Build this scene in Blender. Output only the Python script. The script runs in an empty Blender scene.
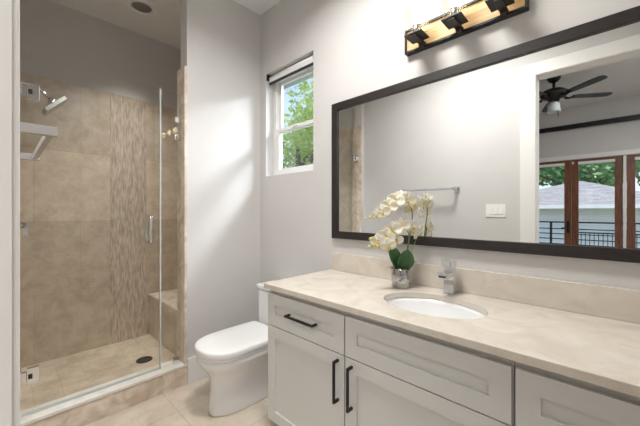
import bpy, bmesh, math, random
from mathutils import Vector, Matrix
PI = math.pi
random.seed(7)
SC = bpy.context.scene
COL = SC.collection

# ------------------------------------------------------------------ camera
CAM_Z = 1.31
TH = math.radians(43.75)
F = 305.0
cd = bpy.data.cameras.new('camera'); cam = bpy.data.objects.new('camera', cd); COL.objects.link(cam)
cam.location = (0, 0, CAM_Z); cam.rotation_euler = (PI/2, 0, TH)
cd.sensor_width = 36; cd.lens = 36*F/640; cd.shift_y = -2/640; cd.clip_start = 0.005
SC.camera = cam
SC.view_settings.view_transform = 'Standard'; SC.view_settings.look = 'None'
SC.view_settings.gamma = 1; SC.view_settings.use_curve_mapping = False
SC.view_settings.exposure = 0.27

# ------------------------------------------------------------------ sky, sun, area lights
w = bpy.data.worlds.new('sky'); SC.world = w; w.use_nodes = True
nt = w.node_tree; nt.nodes.clear()
wo = nt.nodes.new('ShaderNodeOutputWorld'); bg = nt.nodes.new('ShaderNodeBackground')
tc = nt.nodes.new('ShaderNodeTexCoord'); sx = nt.nodes.new('ShaderNodeSeparateXYZ'); rp = nt.nodes.new('ShaderNodeValToRGB')
nt.links.new(tc.outputs['Generated'], sx.inputs[0]); nt.links.new(sx.outputs['Z'], rp.inputs[0])
rp.color_ramp.elements[0].position = 0.0; rp.color_ramp.elements[0].color = (0.80, 0.90, 1.0, 1)
rp.color_ramp.elements[1].position = 0.75; rp.color_ramp.elements[1].color = (0.20, 0.45, 0.95, 1)
nt.links.new(rp.outputs[0], bg.inputs[0]); nt.links.new(bg.outputs[0], wo.inputs[0])
bg.inputs[1].default_value = 1.15

def lamp(name, kind, loc, energy, color=(1,1,1), target=None, **kw):
    l = bpy.data.lights.new(name, kind); l.energy = energy; l.color = color
    for k, v in kw.items(): setattr(l, k, v)
    o = bpy.data.objects.new(name, l); COL.objects.link(o); o.location = loc
    if target is not None:
        o.rotation_euler = (Vector(target)-Vector(loc)).to_track_quat('-Z', 'Y').to_euler()
    return o
lamp('sun', 'SUN', (0,0,20), 4.0, (1,.95,.88), target=(-6,-8.5,0), angle=0.05)
lamp('window_daylight', 'AREA', (-1.35,2.80,3.08), 105, (.90,.95,1.0), target=(-2.05,1.5,1.75), shape='RECTANGLE', size=.7, size_y=.4)
lamp('bathroom_ceiling_light', 'AREA', (-0.95,0.80,3.07), 30, (1,.985,.96), target=(-0.95,0.80,0), shape='RECTANGLE', size=.50, size_y=.35, spread=math.radians(155))
lamp('shower_fill', 'AREA', (-2.98,.853,3.085), 5, (1,.97,.93), target=(-2.98,.853,0), shape='DISK', size=.15, spread=math.radians(78))  # added fill to brighten the shower; the recessed light there is off
lamp('bedroom_fill', 'AREA', (1.05,-1.2,3.10), 45, (1,.99,.98), target=(1.05,-1.2,0), shape='RECTANGLE', size=0.9, size_y=1.2)  # made-up lamp out of view, added as fill through the doorway
for nm, loc, tgt, sx_, sy_ in (('window_portal', (-1.94,1.81,2.08), (-1.94,0,2.08), .6, .92), ('door_portal', (.15,-3.86,1.12), (.15,0,1.12), 2.7, 2.2)):
    p = lamp(nm, 'AREA', loc, 1, target=tgt, shape='RECTANGLE', size=sx_, size_y=sy_); p.data.cycles.is_portal = True

# ------------------------------------------------------------------ materials
def mat(name, col, rough=.5, metal=0, spec=.5, coat=0, emit=None, estr=0, trans=0):
    m = bpy.data.materials.new(name); m.use_nodes = True
    b = m.node_tree.nodes['Principled BSDF']
    b.inputs['Base Color'].default_value = (*col, 1); b.inputs['Roughness'].default_value = rough
    b.inputs['Metallic'].default_value = metal; b.inputs['Specular IOR Level'].default_value = spec
    b.inputs['Coat Weight'].default_value = coat
    if emit: b.inputs['Emission Color'].default_value = (*emit, 1); b.inputs['Emission Strength'].default_value = estr
    if trans: b.inputs['Transmission Weight'].default_value = trans
    return m
def N(m, t, **kw):
    n = m.node_tree.nodes.new(t)
    for k, v in kw.items(): setattr(n, k, v)
    return n
def L(m, a, b): m.node_tree.links.new(a, b)
def noisy(m, c1, c2, scale=8, detail=5, stretch=(1,1,1), bump=0, lo=.35, hi=.65, dist=0):
    b = m.node_tree.nodes['Principled BSDF']
    g = N(m, 'ShaderNodeNewGeometry'); mp = N(m, 'ShaderNodeMapping'); mp.inputs['Scale'].default_value = stretch
    n = N(m, 'ShaderNodeTexNoise'); n.inputs['Scale'].default_value = scale; n.inputs['Detail'].default_value = detail
    n.inputs['Distortion'].default_value = dist
    r = N(m, 'ShaderNodeValToRGB'); r.color_ramp.elements[0].position = lo; r.color_ramp.elements[1].position = hi
    r.color_ramp.elements[0].color = (*c1, 1); r.color_ramp.elements[1].color = (*c2, 1)
    L(m, g.outputs['Position'], mp.inputs[0]); L(m, mp.outputs[0], n.inputs[0]); L(m, n.outputs[0], r.inputs[0]); L(m, r.outputs[0], b.inputs['Base Color'])
    if bump:
        bp = N(m, 'ShaderNodeBump'); bp.inputs['Strength'].default_value = bump; bp.inputs['Distance'].default_value = .002
        L(m, n.outputs[0], bp.inputs['Height']); L(m, bp.outputs[0], b.inputs['Normal'])
    return m
def tile(name, axes, tw, th, c1, c2, grout, rough=.35, gap=.004, offset=.5, nscale=7, shift=(0,0), var=.12):
    """stone tiles laid in the plane of two world axes"""
    m = mat(name, c1, rough); b = m.node_tree.nodes['Principled BSDF']
    g = N(m, 'ShaderNodeNewGeometry'); s = N(m, 'ShaderNodeSeparateXYZ'); c = N(m, 'ShaderNodeCombineXYZ')
    L(m, g.outputs['Position'], s.inputs[0]); L(m, s.outputs[axes[0]], c.inputs[0]); L(m, s.outputs[axes[1]], c.inputs[1])
    mp = N(m, 'ShaderNodeMapping'); mp.inputs['Location'].default_value = (shift[0], shift[1], 0); L(m, c.outputs[0], mp.inputs[0])
    br = N(m, 'ShaderNodeTexBrick'); br.offset = offset; br.inputs['Scale'].default_value = 1
    br.inputs['Brick Width'].default_value = tw; br.inputs['Row Height'].default_value = th; br.inputs['Mortar Size'].default_value = gap/2
    br.inputs['Mortar Smooth'].default_value = .1; br.inputs['Bias'].default_value = 0
    br.inputs['Color1'].default_value = (1-var,1-var,1-var,1); br.inputs['Color2'].default_value = (1+var*.4,1+var*.4,1+var*.4,1); br.inputs['Mortar'].default_value = (*grout,1)
    L(m, mp.outputs[0], br.inputs[0])
    n = N(m, 'ShaderNodeTexNoise'); n.inputs['Scale'].default_value = nscale; n.inputs['Detail'].default_value = 9; n.inputs['Roughness'].default_value = .72; n.inputs['Distortion'].default_value = .25
    L(m, g.outputs['Position'], n.inputs[0])
    r = N(m, 'ShaderNodeValToRGB'); r.color_ramp.elements[0].position = .38; r.color_ramp.elements[1].position = .60
    r.color_ramp.elements[0].color = (*c1,1); r.color_ramp.elements[1].color = (*c2,1); L(m, n.outputs[0], r.inputs[0])
    mx = N(m, 'ShaderNodeMix', data_type='RGBA', blend_type='MULTIPLY'); mx.inputs[0].default_value = 1
    L(m, r.outputs[0], mx.inputs[6]); L(m, br.outputs[0], mx.inputs[7]); L(m, mx.outputs[2], b.inputs['Base Color'])
    bp = N(m, 'ShaderNodeBump'); bp.invert = True; bp.inputs['Strength'].default_value = .25; bp.inputs['Distance'].default_value = .002
    L(m, br.outputs['Fac'], bp.inputs['Height']); L(m, bp.outputs[0], b.inputs['Normal'])
    return m
def glass(name, tint=(.95,.98,.96), ior=1.45, rough=0.0):
    m = bpy.data.materials.new(name); m.use_nodes = True; t = m.node_tree; t.nodes.clear()
    o = N(m, 'ShaderNodeOutputMaterial'); mx = N(m, 'ShaderNodeMixShader'); fr = N(m, 'ShaderNodeFresnel'); fr.inputs[0].default_value = ior
    tr = N(m, 'ShaderNodeBsdfTransparent'); tr.inputs[0].default_value = (*tint,1); gl = N(m, 'ShaderNodeBsdfGlossy'); gl.inputs['Roughness'].default_value = rough
    ge = N(m, 'ShaderNodeNewGeometry'); io = N(m, 'ShaderNodeMix'); io.inputs[2].default_value = ior; io.inputs[3].default_value = 1/ior
    L(m, ge.outputs['Backfacing'], io.inputs[0]); L(m, io.outputs[0], fr.inputs[0])
    L(m, fr.outputs[0], mx.inputs[0]); L(m, tr.outputs[0], mx.inputs[1]); L(m, gl.outputs[0], mx.inputs[2]); L(m, mx.outputs[0], o.inputs[0])
    return m

M = {}
M['paint'] = noisy(mat('wall_paint', (.6,.59,.57), .65), (.60,.585,.572), (.62,.605,.592), 3, 3)
M['ceiling'] = mat('ceiling_paint', (.80,.80,.79), .7)
M['trim'] = mat('trim_paint', (.80,.79,.765), .4)
M['cab'] = mat('cabinet_paint', (.63,.625,.61), .38)
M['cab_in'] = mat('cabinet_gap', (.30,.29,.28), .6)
M['black'] = mat('black_metal', (.012,.012,.013), .38, .3)
M['black2'] = mat('dark_bronze_metal', (.045,.04,.037), .45, .4)
M['bronze'] = noisy(mat('mirror_frame_wood', (.045,.035,.03), .42), (.012,.009,.008), (.026,.020,.018), 30, 4, (1,6,6))
M['chrome'] = mat('chrome', (.72,.73,.745), .07, 1)
M['nickel'] = mat('brushed_nickel', (.62,.62,.61), .25, 1)
M['silver'] = mat('mercury_silver', (.46,.455,.45), .08, 1)
M['mirror'] = mat('mirror_silver', (.93,.94,.935), .0, 1)
M['ceramic'] = mat('white_ceramic', (.82,.82,.82), .12, coat=.4)
M['seat'] = mat('white_seat_plastic', (.84,.84,.84), .25)
M['vinyl'] = mat('white_vinyl', (.82,.82,.81), .35)
M['shower_wall'] = tile('travertine_wall_tile_back', ('Y','Z'), .61, .61, (.55,.44,.33), (.71,.605,.48), (.74,.70,.66), .28, shift=(.12,.0), var=.2)
M['shower_side'] = tile('travertine_wall_tile_side', ('X','Z'), .61, .61, (.58,.49,.39), (.74,.65,.54), (.86,.84,.81), .28)  # lighter than the back tile: light on the left wall put into its colour
M['shower_floor'] = tile('travertine_shower_floor', ('X','Y'), .30, .15, (.52,.42,.31), (.70,.60,.475), (.80,.76,.72), .35, nscale=6)
M['floor'] = tile('travertine_floor_tile', ('X','Y'), .457, .457, (.60,.51,.41), (.74,.65,.545), (.72,.66,.60), .30, offset=0, nscale=4, shift=(.22,.115), var=.06, gap=.005)
M['stone'] = noisy(mat('travertine_trim', (.6,.5,.4), .35), (.54,.435,.335), (.78,.69,.59), 9, 9, lo=.33, hi=.68, dist=1.2)
M['threshold'] = noisy(mat('threshold_marble', (.75,.72,.67), .3), (.68,.64,.58), (.80,.77,.72), 12, 6)
M['mosaic'] = noisy(mat('accent_strip_mosaic', (.4,.32,.26), .4), (.36,.28,.215), (.66,.56,.46), 40, 10, (1,2.0,.30), bump=.4, lo=.33, hi=.68)
def counter_mat():
    m = noisy(mat('crema_marble', (.75,.66,.55), .16), (.58,.515,.44), (.68,.63,.56), 7, 9, lo=.3, hi=.7, dist=1.0)
    b = m.node_tree.nodes['Principled BSDF']; src = b.inputs['Base Color'].links[0].from_socket
    g = N(m, 'ShaderNodeNewGeometry'); n = N(m, 'ShaderNodeTexNoise'); n.inputs['Scale'].default_value = 2.6; n.inputs['Detail'].default_value = 10; n.inputs['Distortion'].default_value = 1.6
    L(m, g.outputs['Position'], n.inputs[0])
    r = N(m, 'ShaderNodeValToRGB'); e = r.color_ramp.elements; e[0].position = .485; e[0].color = (0,0,0,1); e[1].position = .515; e[1].color = (0,0,0,1)
    k = e.new(.5); k.color = (1,1,1,1); L(m, n.outputs[0], r.inputs[0])
    mu = N(m, 'ShaderNodeMath', operation='MULTIPLY'); mu.inputs[1].default_value = .22; L(m, r.outputs[0], mu.inputs[0])
    mx = N(m, 'ShaderNodeMix', data_type='RGBA'); L(m, mu.outputs[0], mx.inputs[0]); L(m, src, mx.inputs[6]); mx.inputs[7].default_value = (.50,.40,.32,1)
    L(m, mx.outputs[2], b.inputs['Base Color']); return m
M['counter'] = counter_mat()
M['oak'] = noisy(mat('light_oak', (.58,.38,.18), .45), (.50,.31,.14), (.66,.46,.24), 14, 5, (.6,6,6))
M['bulb'] = mat('lit_bulb', (1,.9,.75), .3, emit=(1,.83,.60), estr=10)
M['glass'] = glass('clear_glass', (.975,.98,.975))
M['shower_glass'] = glass('shower_glass', (.965,.975,.968), 1.42)
M['shade_glass'] = glass('lamp_shade_glass', (.97,.97,.95), 1.5)
M['frosted'] = mat('frosted_glass', (.75,.82,.85), .4)
M['glass_edge'] = mat('glass_edge_seal', (.55,.60,.58), .15, spec=.8)
M['shade_dark'] = mat('charcoal_shade', (.03,.033,.036), .5)
M['white_fab'] = mat('white_shade_fabric', (.8,.8,.79), .7)
M['petal'] = noisy(mat('orchid_petal', (.82,.78,.66), .5), (.80,.74,.58), (.88,.86,.78), 25, 3)
M['lip'] = mat('orchid_lip', (.80,.60,.12), .45)
M['bud'] = mat('orchid_bud', (.55,.58,.14), .45)
M['stem'] = mat('orchid_stem', (.16,.24,.07), .5)
M['leaf'] = noisy(mat('orchid_leaf', (.03,.09,.03), .35), (.025,.085,.022), (.06,.15,.05), 12, 3)
M['moss'] = noisy(mat('dried_moss', (.10,.07,.045), .9), (.05,.035,.02), (.20,.15,.09), 60, 4)
M['plastic'] = mat('white_switch_plastic', (.84,.84,.82), .3)
M['dark'] = mat('dark_grate', (.035,.03,.025), .4, .6)
M['can_grey'] = mat('unlit_lamp_lens', (.22,.22,.22), .4)
M['wood_door'] = noisy(mat('stained_mahogany', (.17,.06,.03), .35), (.12,.040,.018), (.23,.085,.040), 10, 5, (6,6,.6))
M['carpet'] = noisy(mat('bedroom_oak_floor', (.30,.2,.12), .4), (.25,.16,.09), (.36,.24,.15), 6, 4, (6,.6,1))
M['siding'] = tile('pale_lap_siding', ('X','Z'), 50, .2, (.84,.82,.79), (.88,.86,.83), (.75,.75,.75), .6, gap=.012, var=.02)
M['shingle'] = tile('grey_shingles', ('X','Z'), .30, .05, (.33,.295,.27), (.45,.41,.385), (.8,.8,.8), .85, gap=.01, var=.25, nscale=10)
M['leaves1'] = noisy(mat('tree_leaves', (.25,.42,.12), .5), (.44,.55,.18), (.72,.80,.38), 3, 3)
M['leaves2'] = noisy(mat('dark_tree_leaves', (.12,.25,.10), .5), (.14,.30,.13), (.30,.50,.25), 1.5, 3)
for k in ('leaves1','leaves2'):
    b = M[k].node_tree.nodes['Principled BSDF']; t = N(M[k], 'ShaderNodeBsdfTranslucent'); t.inputs[0].default_value = (.62,.74,.22,1) if k == 'leaves1' else (.2,.4,.12,1)
    mx = N(M[k], 'ShaderNodeMixShader'); mx.inputs[0].default_value = .45; o = M[k].node_tree.nodes['Material Output']
    L(M[k], b.outputs[0], mx.inputs[1]); L(M[k], t.outputs[0], mx.inputs[2]); L(M[k], mx.outputs[0], o.inputs[0])
M['bark'] = noisy(mat('bark', (.16,.12,.09), .9), (.10,.07,.05), (.22,.17,.13), 12, 4, (1,1,.3))
M['grass'] = noisy(mat('lawn', (.24,.26,.17), .9), (.20,.22,.14), (.28,.30,.20), 2, 5)
M['eave'] = mat('eave_soffit_paint', (.42,.46,.43), .7)
M['ext'] = mat('exterior_stucco', (.6,.58,.55), .8)

# ------------------------------------------------------------------ mesh helpers
class MB:
    def __init__(s): s.bm = bmesh.new()
    def box(s, x0, x1, y0, y1, z0, z1, bev=0, seg=2, rot=None):
        r = bmesh.ops.create_cube(s.bm, size=1); vs = r['verts']
        c = Vector(((x0+x1)/2, (y0+y1)/2, (z0+z1)/2)); d = Vector((abs(x1-x0), abs(y1-y0), abs(z1-z0)))
        for v in vs: v.co = Vector((v.co.x*d.x, v.co.y*d.y, v.co.z*d.z))
        if rot is not None:
            for v in vs: v.co = rot @ v.co
        for v in vs: v.co += c
        if bev:
            es = list({e for v in vs for e in v.link_edges})
            bmesh.ops.bevel(s.bm, geom=es, offset=bev, segments=seg, profile=.5, affect='EDGES')
        return s
    def tube(s, pts, r, n=10, cap=True, smooth=True):
        pts = [Vector(p) for p in pts]; rs = r if isinstance(r, (list, tuple)) else [r]*len(pts)
        rings = []; up = None
        for i, p in enumerate(pts):
            t = (pts[min(i+1, len(pts)-1)] - pts[max(i-1, 0)]).normalized()
            if up is None: up = t.orthogonal().normalized()
            up = (up - t*up.dot(t)).normalized(); sd = t.cross(up)
            rings.append([s.bm.verts.new(p + (up*math.cos(2*PI*k/n)+sd*math.sin(2*PI*k/n))*rs[i]) for k in range(n)])
        s.skin(rings, cap, smooth); return s
    def skin(s, rings, cap=True, smooth=True):
        n = len(rings[0])
        for a, b in zip(rings, rings[1:]):
            for k in range(n):
                f = s.bm.faces.new((a[k], a[(k+1)%n], b[(k+1)%n], b[k])); f.smooth = smooth
        if cap:
            s.bm.faces.new(list(reversed(rings[0]))); s.bm.faces.new(rings[-1])
    def loft(s, loops, cap=True, smooth=True):
        s.skin([[s.bm.verts.new(p) for p in lp] for lp in loops], cap, smooth); return s
    def lathe(s, prof, c=(0,0,0), n=32, cap=True, smooth=True, rot=None):
        c = Vector(c); R = rot if rot is not None else Matrix.Identity(3)
        s.skin([[s.bm.verts.new(c + R @ Vector((r*math.cos(2*PI*k/n), r*math.sin(2*PI*k/n), z))) for k in range(n)] for r, z in prof], cap, smooth); return s
    def prism(s, poly, z0, z1, bev=0):
        """poly of (x,y) raised from z0 to z1"""
        a = [s.bm.verts.new((x,y,z0)) for x,y in poly]; b = [s.bm.verts.new((x,y,z1)) for x,y in poly]
        s.skin([a,b], True, False); return s
    def quad(s, *p):
        return s.bm.faces.new([s.bm.verts.new(q) for q in p])
    def build(s, name, m, parent=None, bevel=0):
        bmesh.ops.recalc_face_normals(s.bm, faces=s.bm.faces[:])
        me = bpy.data.meshes.new(name); s.bm.to_mesh(me); s.bm.free(); me.materials.append(m)
        o = bpy.data.objects.new(name, me); COL.objects.link(o)
        if parent is not None:
            o.parent = parent
            o.matrix_parent_inverse = Matrix.Translation(-parent.location) if parent.type == 'EMPTY' else Matrix.Identity(4)
        if bevel:
            md = o.modifiers.new('edge', 'BEVEL'); md.width = bevel; md.segments = 3; md.limit_method = 'ANGLE'; md.angle_limit = math.radians(40)
        return o
def tag(o, label, cat, group=None, kind=None):
    o['label'] = label; o['category'] = cat
    if group: o['group'] = group
    if kind: o['kind'] = kind
    return o
def thing(name, loc, label, cat, group=None):
    o = bpy.data.objects.new(name, None); COL.objects.link(o); o.location = loc; o.empty_display_size = .05
    return tag(o, label, cat, group)
def struct(o, label=None):
    o['kind'] = 'structure'
    if label: o['label'] = label
    return o
def at(px, py, depth):
    """a point seen at that place in the photograph, depth metres in front of the camera"""
    u = (px-320)/F; v = (211-py)/F
    return Vector(((-math.sin(TH)+u*math.cos(TH))*depth, (math.cos(TH)+u*math.sin(TH))*depth, CAM_Z+v*depth))

# ------------------------------------------------------------------ room dimensions
WV = 1.64            # vanity wall face
XT = -2.325          # toilet wall face
XS = -3.45           # shower back wall face
CE = 3.10
XR = 0.42
SF = 0.045           # shower floor
# window opening
WX0, WX1, WZ0, WZ1 = -2.24, -1.64, 1.62, 2.535

# ------------------------------------------------------------------ structure
struct(MB().box(XT-.13, XR+.12, -.14, WV+.16, -.12, 0).build('floor', M['floor']))
struct(MB().box(XS-.12, XT-.13, -.14, WV+.16, -.12, SF).build('floor_shower', M['shower_floor']))
struct(MB().box(XS-.12, XR+.12, -.14, WV+.16, CE, CE+.12).build('ceiling', M['ceiling']))
b = MB()
b.box(XS-.12, WX0, WV, WV+.16, 0, CE); b.box(WX1, XR+.12, WV, WV+.16, 0, CE); b.box(WX0, WX1, WV, WV+.16, 0, WZ0); b.box(WX0, WX1, WV, WV+.16, WZ1, CE)
struct(b.build('wall_vanity', M['paint']))
b = MB(); b.box(XT-.12, XT, .972, WV, 0, 2.405); b.box(XT-.12, XT, .972, WV, 2.405, CE); struct(b.build('wall_toilet', M['paint']))
struct(MB().box(XR, XR+.12, 0, WV, 0, CE).build('wall_right', M['paint']))
DX0, DX1, DZ = -.48, .36, 2.50    # doorway
b = MB(); b.box(XS-.12, DX0-.02, -.125, -.004, 0, CE); b.box(DX1+.02, XR+.12, -.125, -.004, 0, CE); b.box(DX0-.02, DX1+.02, -.125, -.004, DZ+.02, CE)
struct(b.build('wall_door', M['paint']))
b = MB(); b.box(XT-.12, XT, -.004, .049, 0, 2.405); b.box(XT-.12, XT, -.004, .045, 2.405, CE); struct(b.build('wall_shower_stub', M['paint']))
struct(MB().box(XS-.12, XS, -.004, WV, 0, CE).build('wall_shower_back', M['paint']))
# tile cladding in the shower
TZ = 2.43
b = MB(); b.box(XS, XS+.012, 0, .715, SF, TZ); b.box(XS, XS+.012, 1.025, WV, SF, TZ); struct(b.build('wall_tile_back', M['shower_wall']))
struct(MB().box(XS, XS+.016, .715, 1.025, SF, TZ).build('wall_tile_accent', M['mosaic']))
struct(MB().box(XS+.012, XT-.12, -.004, .006, SF, TZ).build('wall_tile_left', M['shower_side']))
struct(MB().box(XS+.012, XT-.12, WV-.012, WV, SF, TZ).build('wall_tile_right', M['shower_side']))
struct(MB().box(XT-.132, XT-.12, .972, WV-.012, SF, TZ).build('wall_tile_front', M['shower_wall']))
# bench
b = MB(); b.box(XS+.012, XT-.134, 1.053, WV-.012, SF, .435); struct(b.build('trim_shower_bench', M['shower_side']))
struct(MB().box(XS+.012, XT-.134, 1.043, WV-.012, .435, .46, .004).build('trim_bench_top', M['stone']))
# curb
struct(MB().box(XT-.13, XT, .0, .972, 0, .135).build('trim_curb', M['stone']))
struct(MB().box(XT-.14, XT+.006, .0, .972, .135, .155, .003).build('trim_curb_top', M['threshold']))
# stone jambs
struct(MB().box(XT-.135, XT+.006, .951, .972, .155, 2.405, .003).build('trim_jamb_right', M['stone']))
struct(MB().box(XT-.135, XT+.006, .049, .070, .155, 2.405, .003).build('trim_jamb_left', M['stone']))
# baseboards
def bb(name, x0, x1, y0, y1):
    struct(MB().box(x0, x1, y0, y1, 0, .195, .004).build(name, M['trim']))
bb('baseboard_toilet', XT, XT+.016, .974, WV-.016)
bb('baseboard_vanity', XT, -1.445, WV-.016, WV)
bb('baseboard_door', XT+.0, DX0-.125, -.004, .012)
# doorway jamb and casing (the doorway the photograph is taken from, seen in the mirror)
b = MB(); b.box(DX0-.02, DX0, -.14, .008, 0, DZ+.02); b.box(DX1, DX1+.02, -.14, .008, 0, DZ+.02); b.box(DX0, DX1, -.14, .008, DZ, DZ+.02)
struct(b.build('trim_door_jamb', M['trim']))
CF = .0145
b = MB()
b.box(DX0-.12, DX0-.004, -.004, CF, 0, DZ+.004, .003); b.box(DX1+.004, DX1+.06, -.004, CF, 0, DZ+.004, .003); b.box(DX0-.12, DX1+.06, -.004, CF, DZ+.004, DZ+.11, .003)
struct(b.build('trim_door_casing', M['trim']))

# ------------------------------------------------------------------ window
wy0 = WV+.086
wroot = bpy.data.objects.new('window_1', None); COL.objects.link(wroot); wroot.location = (-1.94, WV+.1, WZ0); struct(wroot)
b = MB()
b.box(WX0, WX0+.04, wy0, WV+.155, WZ0, WZ1); b.box(WX1-.04, WX1, wy0, WV+.155, WZ0, WZ1); b.box(WX0+.04, WX1-.04, wy0, WV+.155, WZ1-.05, WZ1); b.box(WX0+.04, WX1-.04, wy0, WV+.155, WZ0, WZ0+.035)
b.build('window_frame', M['vinyl'], wroot)
zm = 2.02
def sash(z0, z1, y0, nm):
    x0, x1 = WX0+.04, WX1-.04; s = .032; b = MB()
    b.box(x0, x0+s, y0, y0+.025, z0, z1, .003); b.box(x1-s, x1, y0, y0+.025, z0, z1, .003); b.box(x0+s, x1-s, y0, y0+.025, z1-s, z1, .003); b.box(x0+s, x1-s, y0, y0+.025, z0, z0+s, .003)
    o = b.build('sash', M['vinyl'], wroot)
    MB().box(x0+s-.002, x1-s+.002, y0+.010, y0+.015, z0+s-.002, z1-s+.002).build('pane', M['glass'], o)
sash(zm-.005, WZ1-.05, wy0+.032, 'upper'); sash(WZ0+.035, zm+.03, wy0+.004, 'lower')
b = MB(); b.box(-1.97, -1.91, wy0-.008, wy0+.004, zm+.012, zm+.026, .003); b.build('sash_lock', M['vinyl'], wroot)
# eave outside
struct(MB().box(-5, 1.5, WV+.16, 2.30, 2.74, 2.86).build('trim_eave', M['eave']))
# roller shade
rs = thing('roller_shade', (-1.94, WV+.04, 2.46), 'rolled up charcoal roller shade across the top of the small bathroom window', 'window shade')
MB().tube([(WX0+.012, WV+.045, 2.505), (WX1-.012, WV+.045, 2.505)], .019, 16).build('shade_roll', M['white_fab'], rs)
MB().box(WX0+.014, WX1-.014, WV+.028, WV+.034, 2.458, 2.505).build('shade_fabric', M['white_fab'], rs)
MB().box(WX0+.012, WX1-.012, WV+.024, WV+.038, 2.442, 2.462, .003).build('bottom_bar', M['shade_dark'], rs)
for x, sgn in ((WX0, 1), (WX1, -1)):
    b = MB(); b.box(min(x, x+sgn*.012), max(x, x+sgn*.012), WV+.004, WV+.066, 2.478, 2.530, .003)
    b.build('bracket', M['black'], rs)

# ------------------------------------------------------------------ shower glass
gx = XT-.065
sd = thing('shower_door', (gx, .44, .16), 'frameless clear glass shower door with chrome hinges and pull', 'shower door')
MB().box(gx-.005, gx+.005, .078, .800, .167, 2.205, .001).build('glass_panel', M['shower_glass'], sd)
MB().box(gx-.007, gx+.007, .800, .806, .167, 2.205).build('edge_seal', M['glass_edge'], sd)
MB().box(gx-.006, gx+.006, .078, .800, .158, .167).build('bottom_sweep', M['glass_edge'], sd)
for z in (.375, 1.985):
    b = MB(); b.box(gx-.016, gx+.016, .0985, .152, z-.045, z+.045, .002); b.box(gx-.011, gx+.011, .072, .0985, z-.026, z+.026, .002)
    h = b.build('hinge', M['chrome'], sd)
    MB().box(gx-.026, gx+.026, .0700, .0760, z-.045, z+.045, .001).build('hinge_plate', M['chrome'], h)
    MB().box(gx+.016, gx+.0175, .104, .122, z-.014, z+.014).build('pivot_slot', M['dark'], h)
b = MB()
for s in (-1, 1):
    b.tube([(gx, .728, 1.085), (gx+s*.035, .728, 1.085), (gx+s*.048, .728, 1.095), (gx+s*.048, .728, 1.265), (gx+s*.035, .728, 1.275), (gx, .728, 1.275)], .0095, 12)
b.build('handle', M['chrome'], sd)
sp = thing('shower_fixed_panel', (gx, .855, .16), 'narrow fixed glass shower panel between the door and the stone jamb', 'glass panel')
MB().box(gx-.005, gx+.005, .809, .9505, .156, 2.205, .001).build('glass_panel', M['shower_glass'], sp)
MB().box(gx-.006, gx+.006, .8065, .8095, .156, 2.205).build('edge_seal', M['glass_edge'], sp)
for z in (2.00, 1.87): MB().box(gx-.014, gx+.014, .905, .9505, z-.022, z+.022, .003).build('clip', M['chrome'], sp)  # lower of these two: bulb reflection in the glass, modelled as a clip
MB().box(gx-.014, gx+.014, .895, .94, .1555, .20, .003).build('clip', M['chrome'], sp)

# shower head
sh = thing('rain_shower', (-2.9, .006, 2.13), 'chrome square rain shower head on a short arm at left of shower', 'shower head')
MB().box(-2.935, -2.865, .0065, .018, 2.135, 2.205, .003).build('flange', M['chrome'], sh)
MB().tube([(-2.9,.015,2.17),(-2.9,.10,2.185),(-2.9,.16,2.175),(-2.9,.21,2.145),(-2.9,.245,2.105)], .0105, 12).build('arm', M['chrome'], sh)
R = Matrix.Rotation(math.radians(46), 3, 'X')
b = MB(); b.box(-2.98, -2.82, .185, .345, 2.053, 2.083, .004, rot=R); hd = b.build('spray_head', M['nickel'], sh)
MB().lathe([(.026,-.01),(.024,.012),(.012,.026)], (-2.9,.255,2.085), 20, rot=R).build('swivel', M['chrome'], sh)
sv = thing('shower_valve', (-2.9, .006, 1.2), 'chrome shower lever valve low on the left tiled wall', 'valve')
MB().box(-2.96, -2.84, .0065, .016, 1.14, 1.26, .003).build('escutcheon', M['chrome'], sv)
b = MB(); b.tube([(-2.9,.014,1.215),(-2.9,.12,1.215)], .022, 16); b.build('hub', M['chrome'], sv)
MB().box(-2.91, -2.89, .098, .13, 1.14, 1.235, .004).build('lever', M['chrome'], sv)
dr = thing('shower_drain', (-2.87, .84, SF), 'round dark drain grate in the shower floor', 'drain')
MB().lathe([(.001,.0),(.062,.0),(.062,.003),(.045,.004),(.001,.004)], (-2.87,.84,SF+.0005), 32, cap=False).build('grate', M['dark'], dr)
b = MB()
for r in (.018, .034, .050): b.lathe([(r-.003,.0045),(r-.003,.0062),(r+.003,.0062),(r+.003,.0045)], (-2.87,.84,SF+.0005), 32, cap=False)
b.build('ring', M['bronze'], dr)
rl = thing('recessed_light', (-2.98, .853, CE), 'round unlit recessed light in the shower ceiling', 'ceiling light')
MB().lathe([(.076,-.001),(.082,-.012),(.115,-.012),(.125,-.001)], (-2.98,.853,CE), 40, cap=False).build('trim_ring', M['vinyl'], rl)
MB().lathe([(.001,-.003),(.074,-.003),(.074,-.001),(.001,-.001)], (-2.98,.853,CE), 40, cap=False).build('lens', M['can_grey'], rl)

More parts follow.
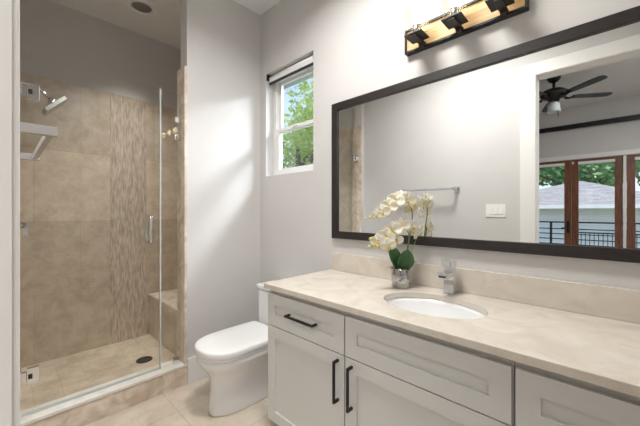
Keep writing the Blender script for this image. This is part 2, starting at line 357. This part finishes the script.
# ------------------------------------------------------------------ toilet
def dshape(cx, yb, yf, hw, z, n=40, k=2.4, back=.03, ln=None):
    pts = []; L2 = (yb-yf); ym = yf + (ln if ln else min(hw*1.18, L2*.62))
    for i in range(n+1):
        a = PI*i/n; c, s_ = math.cos(a), math.sin(a)
        pts.append((cx + hw*math.copysign(abs(c)**(2/k), c), ym - (ym-yf)*abs(s_)**(2/k), z))
    pts += [(cx-hw, (ym+yb)/2, z), (cx-hw+back*.05, yb-back, z), (cx-hw+back*.3, yb-back*.3, z), (cx-hw+back, yb, z), (cx+hw-back, yb, z), (cx+hw-back*.3, yb-back*.3, z), (cx+hw-back*.05, yb-back, z), (cx+hw, (ym+yb)/2, z)]
    return pts
TX = -1.862
tl = thing('toilet', (TX, 1.26, 0), 'white skirted toilet with closed lid between vanity and shower', 'toilet')
secs = [(0,.926,.110,.25),(.012,.920,.113,.25),(.06,.926,.109,.25),(.15,.938,.108,.25),(.20,.938,.112,.26),(.245,.926,.126,.27),(.285,.902,.149,.27),(.32,.876,.172,.25),(.352,.857,.185,.24),(.376,.856,.186,.235),(.382,.862,.181,.23)]
b = MB(); b.loft([dshape(TX, 1.60, yf, hw, z, k=2.1+.3*min(1,z/.36), ln=ln) for z, yf, hw, ln in secs]); b.build('bowl', M['ceramic'], tl)
b = MB(); b.loft([dshape(TX, 1.385, .852+d, .190-d, z, k=2.4) for z, d in ((.384,.004),(.387,0),(.398,0),(.400,.004))]); b.build('seat', M['seat'], tl)
b = MB(); b.loft([dshape(TX, 1.390-d*.3, .848+d, .194-d, z, k=2.4) for z, d in ((.402,.003),(.405,0),(.434,0),(.440,.002),(.445,.008),(.448,.025),(.450,.08))]); b.build('lid', M['seat'], tl)
b = MB(); b.tube([(TX-.11,1.402,.428),(TX+.11,1.402,.428)], .011, 12); b.build('hinge', M['seat'], tl)
b = MB(); b.box(TX-.198, TX+.198, 1.425, 1.624, .384, .69, .022, 4); b.build('tank', M['ceramic'], tl)
b = MB(); b.box(TX-.204, TX+.204, 1.417, 1.628, .692, .727, .010, 3); b.build('tank_lid', M['ceramic'], tl)
MB().lathe([(.001,0),(.024,0),(.024,.006),(.020,.009),(.001,.009)], (TX,1.52,.727), 24, cap=False).build('flush_button', M['chrome'], tl)
b = MB(); b.lathe([(.013,0),(.012,.006),(.005,.010)], (TX+.1085,1.36,.055), 16, rot=Matrix.Rotation(PI/2,3,'Y')); b.build('bolt_cap', M['dark'], tl)

# ------------------------------------------------------------------ vanity
CT = .895; CTB = .866
VX0, VX1 = -1.440, .38
YF = 1.066      # face of the doors
YC = YF+.020    # carcass front
def shaker(x0, x1, z0, z1, name, parent, rail=.062):
    b = MB(); t = .019; y0 = YF; y1 = YF+t
    b.box(x0, x0+rail, y0, y1, z0, z1); b.box(x1-rail, x1, y0, y1, z0, z1); b.box(x0+rail, x1-rail, y0, y1, z0, z0+rail); b.box(x0+rail, x1-rail, y0, y1, z1-rail, z1)
    b.box(x0+rail, x1-rail, y0+.009, y1, z0+rail, z1-rail)
    return b.build(name, M['cab'], parent)
def pull(p0, p1, parent):
    p0, p1 = Vector(p0), Vector(p1); d = (p1-p0).normalized(); r = .0052; b = MB()
    lo = Vector([min(a,c) for a,c in zip(p0,p1)]); hi = Vector([max(a,c) for a,c in zip(p0,p1)])
    b.box(lo.x-r, hi.x+r, YF-.037, YF-.026, lo.z-r, hi.z+r, .0015)
    for p in (p0+d*.0, p1-d*.0):
        b.box(p.x-r, p.x+r, YF-.026, YF-.0003, p.z-r, p.z+r)
    o = b.build('handle', M['black'], parent); o['label'] = 'black bar pull'; return o
def carcass(x0, x1, nm, label, left_panel=False):
    t = thing('vanity_cabinet', ((x0+x1)/2, 1.35, 0), label, 'cabinet', 'white vanity cabinets')
    b = MB(); b.box(x0, x0+.018, YC, WV-.018, .10, CTB-.002); b.box(x1-.018, x1, YC, WV-.018, .10, CTB-.002); b.box(x0+.018, x1-.018, WV-.03, WV-.018, .10, CTB-.002); b.box(x0+.018, x1-.018, YC, WV-.03, .10, .118); b.box(x0+.018, x1-.018, YC, YC+.018, .118, CTB-.002); b.build('body', M['cab'], t)
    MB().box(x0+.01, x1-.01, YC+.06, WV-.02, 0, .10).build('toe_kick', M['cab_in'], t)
    return t
g = .0025
ZD1, ZD0 = .838, .661
c1 = carcass(VX0, -.868, 'a', 'white shaker vanity cabinet nearest the toilet, horizontal pull on its drawer')
d = shaker(VX0+.003, -.868-g-.001, ZD0, ZD1, 'drawer', c1); pull((-1.245,0,.755), (-1.045,0,.755), d)
d = shaker(VX0+.003, -.868-g-.001, .115, .656, 'door', c1); pull((-.905,0,.628), (-.905,0,.448), d)
c2 = carcass(-.866, -.216, 'b', 'white shaker vanity cabinet under the sink with wide plain top panel', False)
shaker(-.866+g, -.216-.004, ZD0, ZD1, 'drawer_front', c2); d = shaker(-.866+g, -.216-.004, .115, .656, 'door', c2); pull((-.826,0,.624), (-.826,0,.444), d)
c3 = carcass(-.214, VX1, 'c', 'white shaker vanity cabinet at the right edge of the picture')
shaker(-.214+.005, VX1-.004, ZD0, ZD1, 'drawer', c3, .062); d = shaker(-.214+.005, VX1-.004, .115, .656, 'door', c3)

# countertop with an oval cut out
SXc, SYc, SA, SB = -.585, 1.337, .225, .166
cx0, cx1, cy0, cy1 = -1.452, XR-.002, 1.046, WV-.001
def counter():
    b = MB(); bm = b.bm; n = 64
    def rim(a):
        c, s_ = math.cos(a), math.sin(a); tx = ((cx1-SXc) if c > 0 else (cx0-SXc))/c if abs(c) > 1e-9 else 1e9; ty = ((cy1-SYc) if s_ > 0 else (cy0-SYc))/s_ if abs(s_) > 1e-9 else 1e9
        t = min(tx, ty); return SXc+c*t, SYc+s_*t
    angs = sorted({2*PI*i/n for i in range(n)} | {math.atan2(y-SYc, x-SXc) % (2*PI) for x in (cx0,cx1) for y in (cy0,cy1)})
    out, inn = [], []
    for a in angs:
        out.append(rim(a)); k = 1/math.sqrt((math.cos(a)/SA)**2+(math.sin(a)/SB)**2); inn.append((SXc+k*math.cos(a), SYc+k*math.sin(a)))
    rings = []
    for pts, z in ((inn, CTB), (inn, CT-.002), ([(SXc+(x-SXc)*1.008, SYc+(y-SYc)*1.008) for x,y in inn], CT), (out, CT), (out, CTB), (inn, CTB)):
        rings.append([bm.verts.new((x,y,z)) for x,y in pts])
    m = len(angs)
    for A, B in zip(rings, rings[1:]):
        for k in range(m): bm.faces.new((A[k], A[(k+1)%m], B[(k+1)%m], B[k]))
    bmesh.ops.remove_doubles(bm, verts=bm.verts[:], dist=1e-6)
    return b
ct = counter().build('countertop', M['counter'], None)
tag(ct, 'long cream marble countertop with an oval sink cutout on white cabinets', 'countertop')
md = ct.modifiers.new('edge','BEVEL'); md.width = .003; md.segments = 2; md.limit_method = 'ANGLE'; md.angle_limit = math.radians(60)
tag(MB().box(-1.43, XR-.003, WV-.020, WV-.0005, CT+.0005, CT+.122, .002).build('backsplash', M['counter']), 'low cream marble backsplash strip along wall below the mirror', 'backsplash')
sk = thing('sink', (SXc, SYc, CTB), 'white oval undermount sink basin set in the cream countertop', 'sink')
prof = [(1.06,-.0005),(1.01,-.002),(.985,-.02),(.94,-.06),(.85,-.10),(.65,-.13),(.35,-.142),(.10,-.145)]
b = MB(); b.loft([[(SXc+SA*r*math.cos(2*PI*k/56), SYc+SB*r*math.sin(2*PI*k/56), CTB+z) for k in range(56)] for r, z in prof], cap=False); b.build('basin', M['ceramic'], sk)
MB().lathe([(.026,-.147),(.026,-.140),(.020,-.138),(.001,-.139)], (SXc,SYc,CTB), 24, cap=False).build('drain', M['chrome'], sk)
# faucet
fx, fy = -.588, 1.560
fc = thing('faucet', (fx, fy, CT), 'square chrome single lever faucet behind the oval sink', 'faucet')
MB().box(fx-.027, fx+.027, fy-.027, fy+.027, CT+.0003, CT+.005, .001).build('base_plate', M['chrome'], fc)
MB().box(fx-.0235, fx+.0235, fy-.0235, fy+.0235, CT+.005, CT+.120, .002).build('body', M['chrome'], fc)
b = MB(); b.box(fx-.0228, fx+.0228, fy-.098, fy-.02, CT+.090, CT+.116, .002); sp_ = b.build('spout', M['chrome'], fc)
MB().box(fx-.017, fx+.017, fy-.0985, fy-.0975, CT+.094, CT+.103).build('aerator', M['dark'], sp_)
R = Matrix.Rotation(math.radians(-7), 3, 'X')
MB().box(fx-.0235, fx+.0235, fy-.052, fy+.0235, CT+.134, CT+.170, .002, rot=R).build('handle', M['chrome'], fc)
MB().box(fx-.020, fx+.020, fy-.020, fy+.020, CT+.120, CT+.145).build('cartridge', M['chrome'], fc)

# ------------------------------------------------------------------ mirror
mr = thing('wall_mirror', (-.53, 1.63, 1.12), 'wide wall mirror in a dark brown frame above the vanity', 'mirror')
mx0, mx1, mz0, mz1, fw = -1.432, .372, 1.119, 2.062, .050
my0, my1 = 1.612, WV-.001
b = MB(); b.box(mx0, mx0+fw, my0, my1, mz0, mz1, .003); b.box(mx1-fw, mx1, my0, my1, mz0, mz1, .003); b.box(mx0+fw, mx1-fw, my0, my1, mz0, mz0+fw, .003); b.box(mx0+fw, mx1-fw, my0, my1, mz1-fw, mz1, .003)
b.build('frame', M['bronze'], mr)
MB().box(mx0+fw-.004, mx1-fw+.004, 1.626, 1.634, mz0+fw-.004, mz1-fw+.004).build('mirror_glass', M['mirror'], mr)

# ------------------------------------------------------------------ vanity light
vx0, vx1, vz0, vz1 = -.862, -.268, 2.21, 2.345
vl = thing('vanity_light', (-.565, WV, vz0), 'three bulb vanity light with oak backplate and black frame above mirror', 'wall light')
MB().box(vx0+.010, vx1-.010, WV-.026, WV-.002, vz0+.010, vz1-.010).build('back_plate', M['oak'], vl)
b = MB(); b.box(vx0, vx0+.011, WV-.036, WV-.001, vz0, vz1); b.box(vx1-.011, vx1, WV-.036, WV-.001, vz0, vz1); b.box(vx0+.011, vx1-.011, WV-.036, WV-.001, vz0, vz0+.011); b.box(vx0+.011, vx1-.011, WV-.036, WV-.001, vz1-.011, vz1)
b.build('frame', M['black'], vl)
ly = 1.535
for x in (-.754, -.557, -.360):
    b = MB(); b.box(x-.048, x+.048, ly-.051, ly+.051, 2.238, 2.2445, .001); b.box(x-.016, x+.016, ly-.045, WV-.026, 2.227, 2.2378, .002)
    b.box(x-.011, x+.011, WV-.062, WV-.036, 2.210, 2.2268, .001)
    h = b.build('lamp_holder', M['black2'], vl)
    MB().lathe([(.021,2.245),(.021,2.300),(.016,2.304)], (x,ly,0), 20).build('socket', M['nickel'], h)
    def sq(r, z): return [(x+r*max(-1,min(1,1.35*math.cos(a))), ly+r*max(-1,min(1,1.35*math.sin(a))), z) for a in [2*PI*k/48 for k in range(48)]]
    b = MB(); b.loft([sq(.046,2.246), sq(.046,2.415), sq(.043,2.415), sq(.043,2.246)], cap=False, smooth=False); b.build('lamp_shade', M['shade_glass'], h)
    MB().lathe([(.012,2.304),(.014,2.315),(.022,2.328),(.027,2.346),(.024,2.364),(.014,2.376),(.003,2.379)], (x,ly,0), 24).build('bulb', M['bulb'], h)

# ------------------------------------------------------------------ towel bar, switch
tb = thing('towel_bar', (-1.45, -.004, 1.53), 'square chrome towel bar on the wall near the shower', 'towel bar')
for x in (-1.155, -1.755):
    MB().box(x-.026, x+.026, -.0035, .008, 1.51, 1.562, .002).build('wall_plate', M['nickel'], tb)
    MB().box(x-.013, x+.013, .008, .112, 1.523, 1.549, .002).build('post', M['nickel'], tb)
MB().box(-1.742, -1.168, .088, .106, 1.527, 1.545, .002).build('bar', M['nickel'], tb)
sw = thing('light_switch', (-.80, -.004, 1.315), 'white three gang rocker switch plate beside the doorway seen in mirror', 'light switch')
MB().box(-.885, -.715, -.0035, .003, 1.253, 1.375, .002).build('wall_plate', M['plastic'], sw)
for k in range(3):
    xx = -.846+.046*k
    MB().box(xx-.0165, xx+.0165, .003, .0075, 1.281, 1.347, .002, rot=Matrix.Rotation(math.radians(3),3,'X')).build('rocker', M['plastic'], sw)

# ------------------------------------------------------------------ orchid
px, py = -.832, 1.509
oc = thing('potted_orchid', (px, py, CT), 'white orchid with yellow centres in a silver pot on counter', 'plant')
b = MB(); b.lathe([(.046,0),(.050,.003),(.0515,.05),(.0515,.100),(.0500,.104),(.047,.104),(.047,.06),(.046,.02)], (px,py,CT+.0005), 40); b.build('pot', M['silver'], oc)
b = MB(); b.lathe([(.0465,.092),(.040,.099),(.02,.104),(.001,.105)], (px,py,CT), 24)
for k in range(26):
    a = random.uniform(0,2*PI); r = random.uniform(.01,.044); a2 = a+random.uniform(-1,1)
    p = Vector((px+r*math.cos(a), py+r*math.sin(a), CT+.100)); q = p+Vector((.035*math.cos(a2), .035*math.sin(a2), random.uniform(-.006,.02)))
    b.tube([p, (p+q)/2+Vector((0,0,.012)), q], [.0025,.002,.001], 5)
b.build('moss', M['moss'], oc)
top = Vector((px, py, CT+.10))
def leaf_blade(base, d, up, length, width, droop):
    b = MB(); d = Vector(d).normalized(); up = Vector(up); sd = d.cross(up).normalized(); n = 12; rows = []
    for i in range(n+1):
        t = i/n; c = base + d*(length*t) + up*(length*(.0*t - droop*t*t)); wv = width*(math.sin(PI*min(1,(t*.93+.07)))**.6)*(1-.12*t) + .001
        nrm = sd.cross(d).normalized()
        rows.append([b.bm.verts.new(c + sd*(wv*s_) + nrm*(wv*.35*s_*s_)) for s_ in (-1,-.5,0,.5,1)])
    for A, B in zip(rows, rows[1:]):
        for k in range(4):
            f = b.bm.faces.new((A[k],A[k+1],B[k+1],B[k])); f.smooth = True
    o = b.build('leaf', M['leaf'], oc); md = o.modifiers.new('thick','SOLIDIFY'); md.thickness = .003; md.offset = 0
    return o
RV = Vector((math.cos(TH), math.sin(TH), 0)); FV = Vector((-math.sin(TH), math.cos(TH), 0)); ZV = Vector((0,0,1))
leaf_blade(top+RV*-.005, RV*-.42+ZV*1.0+FV*-.12, FV*-1+ZV*.1, .150, .033, .10)
leaf_blade(top+RV*.006+FV*-.01, RV*.18+ZV*.9+FV*-.30, FV*-1+ZV*.2, .120, .046, .10)
leaf_blade(top+RV*.012+FV*.015, RV*.8+ZV*.55+FV*.35, ZV*1-RV*.5, .10, .030, .22)
def stem(pts, r0=.0042, r1=.0018):
    P = [Vector(p) for p in pts]; out = []
    for i in range(len(P)-1):
        p0, p1, p2, p3 = P[max(i-1,0)], P[i], P[i+1], P[min(i+2,len(P)-1)]
        for k in range(6):
            t = k/6; out.append(.5*((2*p1)+(p2-p0)*t+(2*p0-5*p1+4*p2-p3)*t*t+(3*p1-p0-3*p2+p3)*t**3))
    out.append(P[-1]); n = len(out)
    MB().tube(out, [r0+(r1-r0)*i/(n-1) for i in range(n)], 8).build('stem', M['stem'], oc)
D0 = 1.665
def A_(x, y, dd=0): return at(x, y, D0+dd)
stem([A_(403,266), A_(407,250,-.005), A_(411,228,-.01), A_(412,211,-.02), A_(405,202,-.03), A_(393,204,-.045), A_(381,211,-.06), A_(372,216,-.065), A_(366,219,-.07)])
stem([A_(404,266,.01), A_(408,248,.0), A_(409,235,-.02), A_(404,228,-.04), A_(394,231,-.055), A_(384,238,-.07), A_(376,245,-.075), A_(370,247,-.08)], .0038, .0016)
def petal(b, c, R, ang, length, width, cup, base=.004):
    n = 7; rows = []
    for i in range(n+1):
        t = i/n; y = base+length*t; wv = width*math.sin(PI*(.08+.88*t))**.75 if i < n else width*.12
        rows.append([b.bm.verts.new(c + R @ (Matrix.Rotation(ang,3,'Z') @ Vector((wv*s_, y, cup*t*t*length + .12*wv*s_*s_*4)))) for s_ in (-1,-.5,0,.5,1)])
    for A, B in zip(rows, rows[1:]):
        for k in range(4):
            f = b.bm.faces.new((A[k],A[k+1],B[k+1],B[k])); f.smooth = True
def flower(c, facing, s=1.0, roll=0.0):
    f = Vector(facing).normalized(); x = ZV.cross(f).normalized(); y = f.cross(x)
    R = Matrix((x, y, f)).transposed() @ Matrix.Rotation(roll,3,'Z')
    b = MB()
    petal(b, c, R, 0, .036*s, .014*s, .05); petal(b, c, R, 2.2, .034*s, .013*s, .05); petal(b, c, R, -2.2, .034*s, .013*s, .05)
    c2 = c + R @ Vector((0,0,.002)); petal(b, c2, R, 1.35, .038*s, .024*s, .16); petal(b, c2, R, -1.35, .038*s, .024*s, .16)
    fl = b.build('flower', M['petal'], oc); md = fl.modifiers.new('thick','SOLIDIFY'); md.thickness = .0012; md.offset = 0
    b = MB(); RL = R @ Matrix.Rotation(math.radians(-60),3,'X')
    b.lathe([(.001,-.002),(.0045*s,.002),(.006*s,.007),(.0035*s,.012),(.001,.014)], c + R @ Vector((0,-.004*s,.003)), 10, rot=R)
    petal(b, c + R @ Vector((0,-.004*s,.004)), R, PI, .015*s, .008*s, .9)
    b.build('lip', M['lip'], fl)
cam_dir = -FV
FL = [((383,212),-.068,1.05,(-.5,-.05)),((389,207),-.06,1.15,(-.2,.05)),((396,201),-.05,1.2,(-.35,.15)),((401,197),-.03,1.0,(.1,.3)),((407,200),-.045,1.15,(.25,.0)),((377,215),-.072,.75,(-.7,-.1)),
      ((413,203),-.005,1.05,(.7,-.2)),((409,208),.03,1.0,(.2,-.3)),((418,203),.03,1.0,(.9,.15)),
      ((401,226),-.05,1.15,(.05,.1)),((393,230),-.062,1.25,(-.25,.1)),((386,237),-.07,1.25,(-.35,-.1)),((388,245),-.078,1.05,(-.1,-.35)),((378,241),-.075,1.0,(-.6,-.1)),((412,226),-.02,.85,(.5,-.1)),((396,240),-.045,.95,(.1,-.3)),
      ((424,229),.06,1.0,(.5,-.3)),((419,235),.05,.95,(.2,-.4)),((414,231),.05,.9,(-.2,-.2))]
for (x, y), dd, s, (r_, z_) in FL:
    flower(A_(x,y,dd), cam_dir + RV*r_ + ZV*z_, s, random.uniform(-.25,.25))
stem([A_(405,264,.02), A_(412,250,.03), A_(417,238,.05), A_(424,229,.06)], .003, .0016)
for x, y, dd, s in ((370.5,239,-.08,1.25),(369.5,247,-.08,1.0),(375,248,-.075,.8),(379,247.5,-.075,.9),(366,218.5,-.07,.8),(370,217.5,-.068,.9),(374,246,-.075,.7)):
    c = A_(x,y,dd); MB().lathe([(.001,-.008*s),(.005*s,-.005*s),(.0072*s,0),(.0055*s,.005*s),(.001,.009*s)], c, 12, rot=Matrix.Rotation(random.uniform(.3,1.2),3,'Y')).build('bud', M['bud'], oc)

# ------------------------------------------------------------------ bedroom seen in the mirror
BY = -3.70; BC = 3.14; BX0, BX1 = -2.4, 1.7
struct(MB().box(BX0-.1, BX1+.1, BY-.12, -.14, -.12, 0).build('floor_bedroom', M['carpet']))
struct(MB().box(BX0-.1, BX1+.1, BY-.12, -.14, BC, BC+.12).build('ceiling_bedroom', M['ceiling']))
struct(MB().box(BX0-.1, BX0, BY, -.14, 0, BC).build('wall_bedroom_left', M['paint']))
struct(MB().box(BX1, BX1+.1, BY, -.14, 0, BC).build('wall_bedroom_right', M['paint']))
L0, LW, LH = -1.170, .650, 2.205
segs = [(-1.170,'r'), (-.520,'l'), (.170,'r'), (.820,'l')]
b = MB(); b.box(BX0, -1.175, BY-.12, BY, 0, BC); b.box(1.475, BX1, BY-.12, BY, 0, BC); b.box(-1.175, 1.475, BY-.12, BY, LH+.004, BC)
struct(b.build('wall_bedroom_far', M['paint']))
b = MB(); b.box(-1.26, 1.56, BY+.0005, BY+.018, LH+.012, LH+.085, .003); b.box(.133, .167, BY-.10, BY+.012, 0, LH)
struct(b.build('trim_french_doors', M['trim']))
for n_, (x0, side) in enumerate(segs):
    r = bpy.data.objects.new('door_%d' % (n_+1), None); COL.objects.link(r); r.location = (x0+LW/2, BY-.05, 0); struct(r, 'stained wood french door with tall glass pane')
    x1 = x0+LW; st = .098; b = MB(); y0, y1 = BY-.075, BY-.025
    b.box(x0+.002, x0+st, y0, y1, .005, LH, .003); b.box(x1-st, x1-.002, y0, y1, .005, LH, .003); b.box(x0+st, x1-st, y0, y1, LH-.035, LH, .003); b.box(x0+st, x1-st, y0, y1, .005, .24, .003)
    b.build('door_frame', M['wood_door'], r)
    MB().box(x0+st-.004, x1-st+.004, BY-.052, BY-.046, .236, LH-.031).build('pane', M['glass'], r)
    MB().box(x0+st-.006, x1-st+.006, BY-.0245, BY-.005, LH-.085, LH-.038, .004).build('blind_cassette', M['white_fab'], r)
    hx = x1-.045 if side == 'r' else x0+.045
    if n_ in (0, 2):
        b = MB(); b.box(hx-.02, hx+.02, BY-.0248, BY-.016, .92, 1.13, .003); b.tube([(hx,BY-.018,1.01),(hx,BY+.03,1.01),(hx-.09,BY+.032,1.01)], .009, 10); b.build('door_handle', M['black'], r)
    if n_ == 1: MB().box(x0+.01, x0+.035, BY-.0248, BY-.012, LH-.07, LH-.03, .003).build('alarm_sensor', M['plastic'], r)
rail = thing('curtain_rail', (0, BY, 2.79), 'long black rail on bedroom wall above wooden doors, seen in mirror', 'curtain rail')
MB().box(-2.3, 1.66, BY+.03, BY+.065, 2.745, 2.825, .004).build('rail', M['black'], rail)
b = MB()
for x in (-2.0, -.9, .3, 1.4): MB().box(x-.02, x+.02, BY+.0005, BY+.031, 2.765, 2.805).build('bracket', M['black'], rail)
# ceiling fan
fX, fY = -.572, -1.95
fan = thing('ceiling_fan', (fX, fY, BC), 'black ceiling fan with glass light in the bedroom, seen in mirror', 'ceiling fan')
MB().lathe([(.075,0),(.075,-.03),(.05,-.07),(.02,-.085)], (fX,fY,BC), 28).build('canopy', M['black'], fan)
MB().tube([(fX,fY,BC-.08),(fX,fY,BC-.19)], .016, 14).build('downrod', M['black'], fan)
MB().lathe([(.03,.07),(.11,.055),(.155,.02),(.16,-.01),(.13,-.045),(.07,-.065),(.06,-.10),(.045,-.11)], (fX,fY,2.90), 36).build('motor', M['black'], fan)
for k in range(5):
    a = math.radians(-33+72*k); d = Vector((math.cos(a), math.sin(a), 0)); n_ = Vector((-math.sin(a), math.cos(a), 0)); c = Vector((fX,fY,2.855)); tl_ = .13
    b = MB(); P = [(.21,.040),(.30,.050),(.45,.056),(.58,.058),(.65,.048),(.675,.02)]
    loops = []
    for r_, hw in P:
        q = c+d*r_
        loops.append([q+n_*hw+ZV*(hw*tl_+.004), q-n_*hw+ZV*(-hw*tl_+.004), q-n_*hw+ZV*(-hw*tl_-.004), q+n_*hw+ZV*(hw*tl_-.004)])
    b.loft(loops, smooth=False); bl = b.build('blade', M['black'], fan)
    b = MB(); b.tube([c+d*.13-ZV*.01, c+d*.18-ZV*.02, c+d*.25-ZV*.004], [.018,.014,.012], 8); b.build('blade_iron', M['black'], bl)
MB().lathe([(.030,-.108),(.055,-.118),(.068,-.15),(.072,-.20),(.080,-.245),(.076,-.245),(.066,-.20),(.05,-.125)], (fX,fY,2.90), 28, cap=False).build('lamp_shade', M['frosted'], fan)
MB().tube([(fX+.05,fY+.03,2.80),(fX+.05,fY+.03,2.58)], .004, 6).build('pull_chain', M['black'], fan)

# ------------------------------------------------------------------ outdoors
GZ = -3.0
struct(MB().box(-45, 40, -45, 45, GZ-.3, GZ).build('ground', M['grass']))
struct(MB().box(-3, 2.6, -5.05, BY-.121, -.30, -.05).build('floor_balcony', M['ext']))
br_ = thing('balcony_railing', (0, -4.95, -.05), 'dark balcony railing of thin horizontal bars outside french doors', 'railing')
for x in (-2.2, -.95, .3, 1.55): MB().box(x-.02, x+.02, -4.97, -4.93, -.05, 1.06).build('post', M['black'], br_)
MB().box(-2.8, 2.4, -4.975, -4.925, 1.06, 1.09).build('top_rail', M['black'], br_)
for k in range(9): MB().tube([(-2.8,-4.95,.08+.108*k),(2.4,-4.95,.08+.105*k)], .011, 6).build('bar', M['black'], br_)
# neighbouring house
hs = thing('neighbour_house', (-1, -14, GZ), 'pale sided house with grey hipped roof beyond the balcony railing', 'house')
hx0, hx1, hy0, hy1, hz = -4.3, 1.5, -19, -11, 1.53
MB().box(hx0, hx1, hy0, hy1, GZ, hz).build('house_wall', M['siding'], hs)
b = MB(); e = .45; A = [(hx0-e,hy0-e,hz),(hx1+e,hy0-e,hz),(hx1+e,hy1+e,hz),(hx0-e,hy1+e,hz)]; r0, r1 = (-1.15,-15.0,2.68), (-1.0,-15.0,2.68)
vs = [b.bm.verts.new(p) for p in A]; ws = [b.bm.verts.new(r0), b.bm.verts.new(r1)]
for f in ((vs[3],vs[2],ws[1],ws[0]),(vs[0],vs[3],ws[0]),(vs[1],vs[0],ws[0],ws[1]),(vs[2],vs[1],ws[1]),(vs[0],vs[1],vs[2],vs[3])): b.bm.faces.new(f)
b.build('roof', M['shingle'], hs)
b = MB(); b.box(hx0-e-.06, hx1+e+.06, hy1+e, hy1+e+.10, hz-.13, hz+.0); b.build('gutter', M['trim'], hs)
fr_ = thing('deck_railing', (1, -10, .1), 'dark railing of upright pickets in front of the neighbouring house', 'railing')
MB().box(-1.1, 3, -9.22, -9.18, .62, .66).build('top_rail', M['black'], fr_); MB().box(-1.1, 3, -9.22, -9.18, -.02, .02).build('bottom_rail', M['black'], fr_)
for k in range(40): MB().box(-1.1+.10*k, -1.082+.10*k, -9.215, -9.19, GZ if k % 13 == 0 else .02, .62).build('picket', M['black'], fr_)
def tree(name, base, h, crown, n, ls, m, label, seed, group=None):
    rnd = random.Random(seed); B = Vector(base); t = thing(name, base, label, 'tree', group)
    b = MB(); C0 = B+Vector((0,0,h*.5)); b.tube([B, B+Vector((.1,.05,h*.25)), C0, B+Vector((-.05,.1,h*.8))], [h*.035,h*.028,h*.02,h*.008], 10)
    for k in range(9):
        a = rnd.uniform(0,2*PI); z = h*rnd.uniform(.35,.7); r = crown*rnd.uniform(.5,.9); p = B+Vector((0,0,z))
        b.tube([p, p+Vector((math.cos(a)*r*.5, math.sin(a)*r*.5, h*.10)), p+Vector((math.cos(a)*r, math.sin(a)*r, h*.17))], [h*.012,h*.008,h*.003], 6)
    b.build('trunk', M['bark'], t)
    b = MB(); blobs = []
    for k in range(34):
        a = rnd.uniform(0,2*PI); r = crown*math.sqrt(rnd.random())*.8; blobs.append((B+Vector((math.cos(a)*r, math.sin(a)*r, h*rnd.uniform(.42,.95))), crown*rnd.uniform(.22,.40)))
    for k in range(n):
        c, r = rnd.choice(blobs); d = Vector((rnd.gauss(0,1),rnd.gauss(0,1),rnd.gauss(0,1))).normalized(); p = c+d*r*rnd.random()**.4
        u = Vector((rnd.gauss(0,1),rnd.gauss(0,1),rnd.gauss(0,.6))).normalized(); v = u.cross(Vector((rnd.gauss(0,1),rnd.gauss(0,1),rnd.gauss(0,1)))).normalized(); s = ls*rnd.uniform(.6,1.3)
        b.quad(p-u*s, p-v*s*.45, p+u*s, p+v*s*.45)
    b.build('foliage', m, t)
tree('leafy_tree', (-8.0,7.2,GZ), 8.3, 2.5, 17000, .095, M['leaves1'], 'light green leafy tree outside the small bathroom window', 3)
for k, (x, y, h, c) in enumerate(((-8.2,-25,12.2,3.5),(-1.0,-25,12.6,3.5),(6.2,-25,12.2,3.5),(-6.2,-33,15.5,4.2),(2.6,-33,15.5,4.2))):
    tree('bushy_tree', (x,y,GZ), h, c, 15000, .22, M['leaves2'], 'dense green tree beyond the neighbouring grey roof, seen in mirror', 20+k, 'trees behind the neighbouring house')
